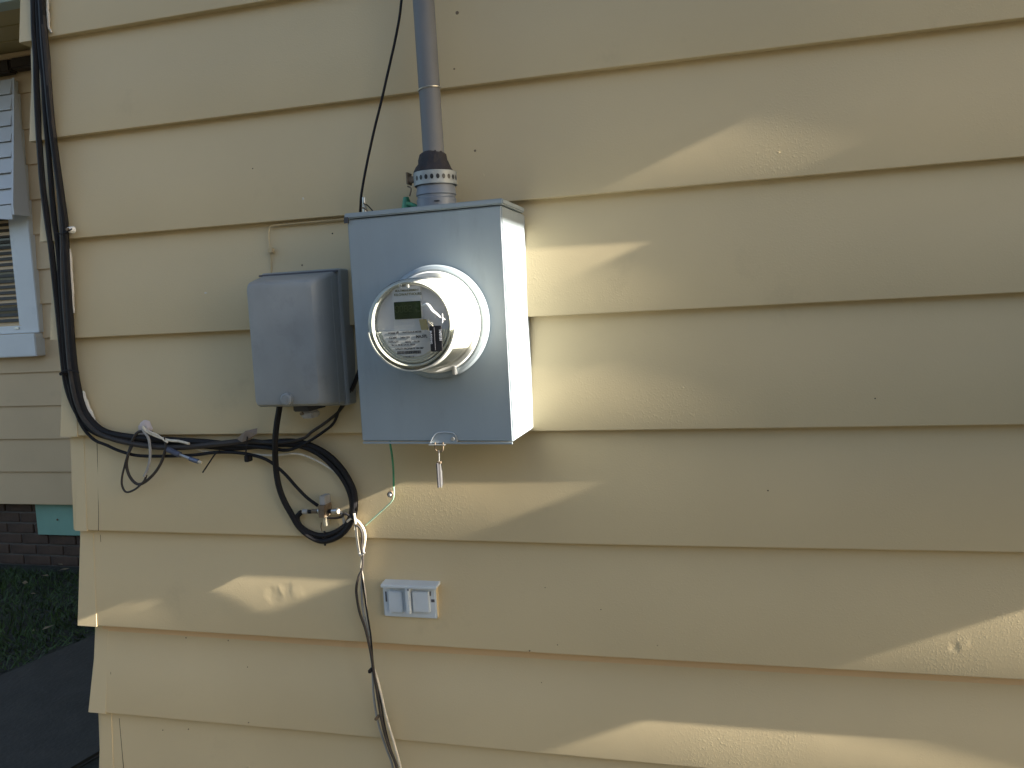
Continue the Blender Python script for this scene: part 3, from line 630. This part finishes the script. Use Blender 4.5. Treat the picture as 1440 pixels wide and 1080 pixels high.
# wire tie on the pipe
p = P(605, 121, YC-.02); mb = MB(); pts = []
for i in range(13):
    aa = math.radians(-200+220*i/12); pts.append((bt_.x+dx_*(p.z-bt_.z)+.0195*math.cos(aa), YC+.0195*math.sin(aa), p.z+.002*math.cos(aa)))
mb.tube(pts, .0012, n=6, sub=2); mb.tube([P(590, 125, YC-.012), P(593, 122, YC-.012), P(592, 130, YC-.010)], .001, n=5, sub=3); mb.build('wire_tie', ZINC, con)
gc = thing('ground_bushing', 'small green grounding screw and wire on the box lid beside the hub', 'ground wire', P(574, 288, YC))
mb = MB(); a_ = P(572, 292, 1.36); mb.lathe([(.0001, a_.z+.019), (.005, a_.z+.018), (.007, a_.z+.010), (.009, a_.z), (.009, a_.z-.004)], (a_.x, 1.36, 0), 'z', n=16); mb.build('cap', GREEN, gc)
mb = MB(); mb.tube([P(573, 286, 1.35), P(580, 288, 1.34), P(586, 291, 1.34)], .0035, n=8); mb.build('wire', GREEN, gc)

# ------------------------------------------------------------------ cables
def cable(name, label, pts, r, m_, cat='cable', group=None, y=1.392, parent=None, jit=0., n=8):
    """pts = (px, py[, stand-off from the boards]) along the run"""
    W = []
    for p in pts:
        off = p[2] if len(p) > 2 else 0
        W.append(P(p[0], p[1], y-off))
    o = MB().tube(W, r, n=n, jit=jit).build(name, m_, parent)
    if parent is None: tag(o, label, cat, group)
    return o
L_ = [(a_, b_) for a_, b_ in ()]
cable('cable', 'outermost thick black cable at the left corner of the bundle', [(41, -90), (45, -30), (47, 0), (48, 40), (50.5, 80), (51, 110), (53, 160), (56, 210), (60, 260), (66, 308), (71.5, 345), (76, 386), (82, 440), (87, 490), (92, 533), (100, 562), (113, 587), (130, 606), (160, 617), (200, 622), (260, 626), (320, 627), (352, 624), (395, 621), (418, 621.5), (441, 628, 0.0012), (462, 640, 0.0018), (480, 658, 0.0024), (493, 679, 0.0030), (499, 697, 0.0033), (498.5, 720, 0.0036), (490, 740, 0.0036), (476, 754, 0.0036), (455, 761, 0.0036), (436, 754, 0.0036), (421, 741, 0.0042), (411, 725, 0.0048), (398.5, 702, 0.0054), (391, 679, 0.0060), (387.5, 651, 0.0066), (387, 621, 0.0240), (389, 598, 0.0260), (393, 573, 0.0300), (394, 560, 0.0350)], .0059, BLACKR, y=1.3975)
cable('cable', 'second black cable of the corner bundle with a turn in the coil', [(47, -90), (51, -30), (53, 0), (56, 60), (61, 110), (64, 160), (68, 210), (72, 260), (76.5, 310), (82, 350), (88, 440), (94, 520), (103, 560), (118, 590), (140, 609), (180, 618), (240, 623), (320, 630), (352, 628.5), (395, 625), (425, 628), (450, 640, 0.0012), (470, 658, 0.0018), (486, 680, 0.0024), (494, 702, 0.0030), (494, 722, 0.0030), (486, 738, 0.0030), (470, 749, 0.0030), (452, 753, 0.0030), (434, 748, 0.0030), (421, 738, 0.0030), (418, 727, 0.0030), (424, 720, 0.0027)], .0052, BLACKR, y=1.3975)
cable('cable', 'thick black cable at the right edge of the corner bundle', [(52, -90), (56, -30), (58.5, 0), (62, 60), (67, 115), (72, 170), (79, 225), (86, 275), (91, 312), (93, 350), (97, 420), (101, 480), (106, 525), (114, 562), (126, 588), (146, 606), (180, 614), (240, 619), (290, 622), (340, 626), (380, 630), (398, 633), (413, 631), (434, 621), (455, 607), (469, 595), (478, 575, .004), (486, 562, .006), (495, 545, .01), (503, 525, .012), (510, 505, .012)], [.0068]*18+[.004]*2+[.0028]*9, BLACKR)
cable('cable', 'weathered black cable ending in the tangle of the corner bundle', [(49, -90), (56, -20), (60, 20), (66, 80), (70, 140), (76, 200), (83, 260), (88, 320), (90, 400), (96, 480), (101, 530, .004), (110, 570, .004), (124, 595, .004), (150, 614, .004), (200, 626, .004), (250, 629, .004), (310, 624, .004), (348, 620.5), (390, 623), (425, 617), (439, 607), (459.5, 593), (478, 577), (490, 558), (500, 538), (507, 515)], [.0060]*18+[.003]*8, BLACKW)
cable('cable', 'thin black cable hanging below the bundle and running to the coax splitter', [(97, 540), (104, 572), (116, 600), (132, 618), (150, 626), (168, 634), (193, 640.5), (228, 641.5), (271, 640), (306, 636), (337, 637), (363, 642), (381, 650), (400, 666), (418, 686), (432, 700), (447, 711)], .0033, BLACKR)
cable('cable', 'thin brown-black cable making the wide small loop left of the bundle tangle', [(214, 608), (196, 607), (188, 616), (183, 630), (178, 650), (181, 667), (190, 679), (200, 680), (215, 668), (226, 652), (232, 634), (233, 622)], .0030, BLACKW, y=1.386)
cable('cable', 'thin cable making the lower narrow loop with a frayed end', [(186, 628), (179, 642), (175, 656), (171.5, 672), (172, 684), (178, 692), (190, 688), (202, 677), (206, 668)], .0021, BLACKW, y=1.384)
cable('cable', 'short grey-white cable curving out of the wall hole over the bundle', [(200, 603), (204, 609), (209, 617), (211, 630), (211, 645), (208, 658), (203, 670)], .0027, GREYC, y=1.380)
cable('cable', 'white cable emerging from the wall hole and running right', [(201, 600), (207, 607), (218, 612.5), (230, 617), (240, 619.5), (252, 620.5), (266, 624)], .0027, IVORY, y=1.380)
cable('cable', 'frayed white cable end beside the wall hole', [(208, 606), (222, 612), (232, 620), (236, 622)], .0018, IVORY, y=1.378)
cable('cable', 'ivory flat cable drooping behind the bundle toward the white splice', [(275, 631), (290, 635), (312, 635.5), (345, 638), (383, 640.5), (415, 638), (436, 643.5), (464, 658.5), (483, 677), (493, 697), (497.5, 715), (499, 733), (499, 745)], .0019, IVORY, y=1.3965)
cable('cable_tie_tail', 'stiff black cable tie tail pointing down from the bundle', [(309, 634), (303, 638), (296, 648), (285, 664.5)], .0015, BLACKR, cat='cable tie', y=1.386)
hole = P(203, 603, 1.3985); mb = MB(); mb.lathe([(.0001, 1.3965), (.009, 1.3965), (.014, 1.3985), (.017, 1.402)], (hole.x, 0, hole.z), n=14)
mb.v = [(v[0]+random.uniform(-.002, .002), v[1], v[2]+random.uniform(-.002, .002)) for v in mb.v]
tag(mb.build('caulk_blob', mat('pinkish_caulk', (.60, .50, .45), .6, bump=.001, bscale=80)), 'pale pinkish caulk around the cable hole in the wall', 'caulk')
# coax connector end lying on the bundle
cx = thing('coax_end', 'loose blue-grey coax connector with bare tip under the bundle', 'connector', P(255, 640, 1.376))
g2 = lambda x, y, o=0: P(x, y, 1.378-o)
MB().tube([g2(236, 632), g2(246, 636.5), g2(253, 639.5)], .0058, n=12, sub=3).build('boot', mat('slate_blue_plastic', (.07, .08, .12), .5), cx)
MB().tube([g2(253, 639.5), g2(262, 643), g2(268, 645)], .0034, n=10, sub=2).build('collar', ZINC, cx)
MB().tube([g2(267, 645), g2(274, 647.5), g2(279, 649)], .0046, n=12, sub=2).build('nut', mat('blue_grey_metal', (.16, .19, .26), .4, metal=.5), cx)
MB().tube([g2(277, 648.5), g2(283, 650.5)], .0030, n=10, sub=2).build('tip', IVORY, cx)
# torn brownish flap of tape
fl = MB(); pts = [(333, 617), (345, 606), (362, 602), (361, 610), (352, 618), (340, 622)]
V3 = [P(x, y, 1.383-.004*(i % 2)) for i, (x, y) in enumerate(pts)]; V4 = [Vector((v.x, v.y+.0008, v.z)) for v in V3]
fl.add(V3+V4, [(0, 1, 2, 3, 4, 5), (11, 10, 9, 8, 7, 6)]+[(i, (i+1) % 6, 6+(i+1) % 6, 6+i) for i in range(6)])
tag(fl.build('tape_flap', mat('brown_tape', (.20, .15, .11), .6, var=.2, vscale=60)), 'torn brown flap of tape sticking up from the cable bundle', 'tape')
# clips and ties
def clip(label, px, py, w_, h_, m_, y=1.38):
    p = P(px, py, y); o = MB().box(p.x-w_/2, p.x+w_/2, y-.003, y+.014, p.z-h_/2, p.z+h_/2).build('cable_clip', m_, bevel=.0012); return tag(o, label, 'cable clip')
clip('black clip under the bundle beside the grey box cable', 347, 645, .009, .013, BLACKR)
clip('small black clip at the outer left of the bundle bend', 87, 526, .010, .006, BLACKR)
def tie(label, pts, y=1.378, r=.0014, m_=BLACKR):
    return cable('cable_tie', label, pts, r, m_, cat='cable tie', y=y)
tie('black cable tie around the bundle just above the bend', [(84, 525), (92, 521), (102, 521), (111, 524)])
tie('cable tie near the white screw clip high on the corner bundle', [(76, 326), (86, 329), (94, 326), (101, 322)])
tie('black tie standing over the bundle right of the brown flap', [(345, 645), (346, 634), (347, 622), (348, 614)])
tie('tie around the bundle by the small loops', [(232, 636), (233, 626), (231, 614)], m_=BLACKW)
tie('small tie on the bottom of the black coil', [(456, 747), (458, 756), (457, 767)], y=1.392, r=.0022)
sc = thing('screw_clip', 'shiny screw clip with white washer holding the corner bundle', 'clip', P(100, 323, 1.385))
p = P(99, 323, 1.385); MB().lathe([(.0001, 1.379), (.0045, 1.380), (.006, 1.383), (.0075, 1.392)], (p.x, 0, p.z), n=14).build('washer', MWHITE, sc)
MB().lathe([(.0001, 1.375), (.003, 1.3755), (.0035, 1.379)], (p.x, 0, p.z), n=10).build('screw_head', RUST, sc)
# caulk and bare paint along the bundle
for i, pts in enumerate([[(67, 0), (68, 22), (69, 38), (73, 46)], [(98, 350), (100, 378), (102, 405), (104, 440)], [(117, 550), (121, 564), (127, 578), (134, 592), (139, 596)]]):
    lab = ['pale caulk smear at the top of the corner bundle', 'thin pale caulk line along the right of the bundle', 'white caulk smear at the bend of the bundle'][i]
    tag(MB().tube([P(x, y, 1.3965) for x, y in pts], [.0022, .0030, .0026, .0018] if len(pts) == 4 else [.002, .004, .004, .002, .001], n=8, jit=.0006).build('caulk_smear', CAULK), lab, 'caulk')
# painted thin wire between the boxes
pw = thing('painted_wire', 'thin wall-coloured wire rising from the cable box and running right under a board lip', 'wire', P(380, 350, 1.41))
MB().tube([P(381, 388, 1.408), P(381, 370, 1.407), P(380, 352, 1.4065), P(378, 335, 1.4075), P(378.5, 322, 1.408), P(383, 317.5, 1.408), P(395, 316, 1.408), P(420, 313.5, 1.408), P(450, 311, 1.408), P(478, 308.5, 1.408), P(492, 307, 1.41)], .0016, n=8).build('wire', TANC, pw)
p = P(381, 352, 1.404); MB().box(p.x-.005, p.x+.005, 1.400, 1.41, p.z-.005, p.z+.004).build('staple', TANC, pw, bevel=.001)
# service drop cable
dc = thing('drop_cable', 'thin black cable slanting down behind the top left of the large meter box', 'cable', P(507, 300, 1.37))
MB().tube([P(578, -90, 1.375), P(571, -35, 1.372), P(564.7, 0, 1.37), P(562, 23, 1.37), P(555, 60, 1.37), P(544.6, 106, 1.37), P(536, 143.6, 1.37), P(526, 184, 1.37), P(516, 230, 1.37), P(508.7, 270, 1.37), P(507, 290, 1.372), P(506.5, 312, 1.404)], .0024, n=8).build('jacket', BLACKR, dc)
MB().lathe([(.0001, P(512, 277, 1.368).z), (.003, P(512, 277.5, 1.368).z), (.0036, P(512, 283, 1.368).z), (.003, P(512, 289, 1.368).z), (.004, P(512, 290, 1.368).z), (.004, P(512, 299, 1.368).z)], (P(512, 285, 1.368).x, 1.368, 0), 'z', n=12).build('lug', ZINC, dc)
MB().tube([P(511, 286, 1.362), P(517, 289, 1.362), P(524.5, 297, 1.362)], .0012, n=6).build('wire_tail', BLACKR, dc)
MB().tube([P(509, 292, 1.364), P(514, 294, 1.360), P(518, 299, 1.362)], .0016, n=6).build('clamp', RUST, dc)
# green ground wire under the meter box
gw = thing('ground_wire', 'green ground wire curving down from the bottom of the large meter box', 'ground wire', P(552, 660, 1.39))
MB().tube([P(547.5, 612, 1.40), P(549, 626, 1.395), P(551.5, 642, 1.392), P(553.2, 662, 1.392), P(553.6, 684, 1.390)], .0021, n=8).build('insulated_part', GREEN, gw)
MB().tube([P(553.6, 684, 1.390), P(554.2, 694, 1.389), P(552, 703, 1.390), P(545, 711, 1.392), P(535, 720, 1.394), P(525, 729, 1.396), P(514, 739, 1.398)], .0014, n=8).build('bare_part', mat('pale_green_wire', (.34, .52, .38), .4, var=.15, vscale=60), gw)
p = P(549, 696, 1.392); MB().lathe([(.0001, 1.386), (.0030, 1.3865), (.0042, 1.389), (.0050, 1.3895), (.0050, 1.397)], (p.x, 0, p.z), n=14).build('screw', ZINC, gw)
MB().lathe([(.0052, 1.3885), (.0060, 1.392), (.0060, 1.400)], (p.x, 0, p.z+.001), n=14).build('washer', RUST, gw)
# coax splitter block
cs = thing('coax_splitter', 'metal coax ground block with fittings inside the black cable coil', 'splitter', P(455, 718, 1.385))
g3 = lambda x, y, o=0: P(x, y, 1.380-o)
MB().tube([g3(426, 719.5), g3(432, 719.5), g3(433, 719.5)], .0047, n=12, sub=2).build('connector', GREYC, cs)
MB().tube([g3(434, 719.5), g3(438, 719.5)], .0040, n=12, sub=1).build('collar', BLACKR, cs)
MB().tube([g3(439, 719), g3(446, 719)], .0050, n=6, sub=1).build('nut', RUST, cs)
MB().tube([g3(447, 718.5), g3(451, 718.5)], .0040, n=12, sub=1).build('collar', ZINC, cs)
a_, b_ = g3(451, 709), g3(461, 726); MB().box(a_.x, b_.x, 1.368, 1.399, b_.z, a_.z).build('block', RUST, cs, bevel=.001)
a_, b_ = g3(450, 697), g3(459, 711); MB().box(a_.x, b_.x, 1.376, 1.399, b_.z, a_.z).build('mounting_tab', GREYC, cs, bevel=.0012)
a_, b_ = g3(452, 727), g3(458, 741); MB().box(a_.x, b_.x, 1.384, 1.399, b_.z, a_.z).build('lower_tab', COPPER, cs, bevel=.001)
MB().tube([g3(452, 735, -.014), g3(451.5, 741, -.014), g3(452.5, 747, -.012)], .0012, n=6, sub=2).build('ground_screw', RUST, cs)
MB().tube([g3(462, 719.5), g3(467, 719)], .0042, n=12, sub=1).build('collar', BLACKR, cs)
MB().tube([g3(467, 719), g3(474, 718.5)], .0048, n=12, sub=1).build('connector', ZINC, cs)
MB().tube([g3(474.5, 718.5), g3(476, 718.4)], .0056, n=12, sub=1).build('flange', IVORY, cs)
cable('cable', 'short grey coax lead bending down from the right of the splitter', [(476, 718.5), (480, 722), (483, 730), (485, 739), (487, 748)], .0030, GREYC, y=1.3935)
cable('cable', 'short black lead slanting right behind the splitter', [(458, 728), (470, 728.5), (480, 727), (484, 722), (492, 726), (498, 731)], .0022, BLACKR, y=1.388)
# white and dark cables running down the wall
cable('cable', 'leftmost short bright white cable of the strand under the coil', [(498, 722), (499.5, 732), (500.5, 742), (502, 758), (504.5, 774), (507, 782)], .0024, IVORY, y=1.388)
cable('cable', 'white cable arching over and down into the strand by the sunlit patch', [(488, 734), (494, 729.5), (501, 731.5), (507, 737), (512, 746), (513.5, 757), (511, 774), (509, 788), (508, 801), (513, 831), (516, 866), (520, 891), (522.5, 929), (532, 960), (543, 1007), (555.6, 1050), (566, 1090), (580, 1150)], .0024, IVORY, y=1.390)
cable('cable', 'grey cable twisting beside the white one down the wall', [(500, 738), (507, 744), (509.5, 756), (508.5, 768), (510, 782), (509, 800), (504, 812), (501, 831), (505.5, 860), (514, 885), (521, 916), (525, 941.5), (531, 979), (537.5, 1017), (546, 1048), (558, 1080), (572, 1140)], [.0022]*6+[.0026]*11, BLACKW, y=1.385)
cable('cable', 'pale tan cable at the left of the lower strand', [(509, 806), (508.5, 830), (511, 862), (518.5, 895), (523, 930), (525.6, 979), (532, 1017), (543, 1052), (553, 1080), (568, 1145)], .0022, GREYC, y=1.391)
cable('cable', 'thin black cable woven into the lower strand', [(508, 799), (511.5, 830), (517, 866), (521.5, 895), (524.5, 930), (529, 960), (536, 990), (541, 1020), (549, 1052), (560, 1082), (576, 1150)], .0017, BLACKR, y=1.388)
clip('black nail clip on the lower strand below the outlet height', 520, 944, .006, .007, BLACKR)
clip('brown nail clip lowest on the strand near the photo bottom', 529, 1011, .006, .005, RUST)
tie('grey wire tie where the white cables meet', [(505, 778), (509, 780), (513, 777)], r=.0016, m_=GREYC)

# ------------------------------------------------------------------ outdoor outlet cover
oc = thing('outlet_cover', 'white double outlet cover low on the siding right of the cables', 'outlet', P(576, 870, 1.41))
YO = 1.397
a_, b_ = P(537.5, 823, YO), P(614.5, 870.5, YO)
MB().box(a_.x, b_.x, YO, 1.4145, b_.z, a_.z).build('base_plate', UTW, oc, bevel=.002)
h0, h1 = P(535, 823, YO-.010), P(613.5, 829.5, YO-.010)
hd = MB(); hd.prism([(1.412, h0.z+.0045), (YO-.0085, h0.z+.0012), (YO-.010, h0.z), (YO-.010, h1.z), (YO-.008, h1.z), (YO-.009, h0.z-.003), (1.412, h0.z-.002)], h0.x, h1.x, 'x'); hd.build('hood', UTW, oc, bevel=.0006)
for x0, x1 in ((545, 566), (579, 604)):
    p0, p1 = P(x0, 832, YO-.006), P(x1, 862, YO-.006)
    MB().box(p0.x, p1.x, YO-.006, YO+.001, p1.z, p0.z).build('flap', UTW, oc, bevel=.0012)
p0, p1 = P(568.5, 827, YO-.010), P(577.5, 864, YO-.010); MB().box(p0.x, p1.x, YO-.011, YO+.001, p1.z, p0.z).build('centre_post', UTW, oc, bevel=.002)
p = P(573.5, 829.5, YO-.015); MB().box(p.x-.001, p.x+.001, YO-.0152, YO-.0138, p.z-.0025, p.z+.0015).build('screw_slot', INKG, oc)
for x0, x1, y0, y1 in ((541.5, 544, 832, 846), (603.8, 606, 832, 838), (606.2, 611, 843, 847)):
    p0, p1 = P(x0, y0, YO-.001), P(x1, y1, YO-.001); MB().box(p0.x, p1.x, YO-.0012, YO+.0008, p1.z, p0.z).build('hinge_gap', INKG, oc)
MB().box(a_.x-.003, a_.x, 1.4005, 1.4145, b_.z-.001, a_.z+.004).build('caulk_bead', SIDE, oc)
MB().box(b_.x, b_.x+.0008, 1.4005, 1.4145, b_.z-.001, a_.z+.004).build('caulk_bead', SIDE, oc)

# seams beside the corner: old cracks in the paint
def crack(pts):
    MB().tube([P(x, y, ywall(P(x, y, 1.405).z)-.0002) for x, y in pts], .0009, n=5, sub=3).build('paint_crack', BROWN, house)
crack([(136.5, 618), (137.5, 650), (138, 690), (139, 720), (138.6, 746)]); crack([(151.5, 884), (154, 920), (157, 960), (159.5, 1001)]); crack([(168, 1010), (171, 1045), (174.5, 1085)]); crack([(141.5, 752), (142, 762)]); crack([(142, 793), (142.5, 800)])
bpy.context.view_layer.update()
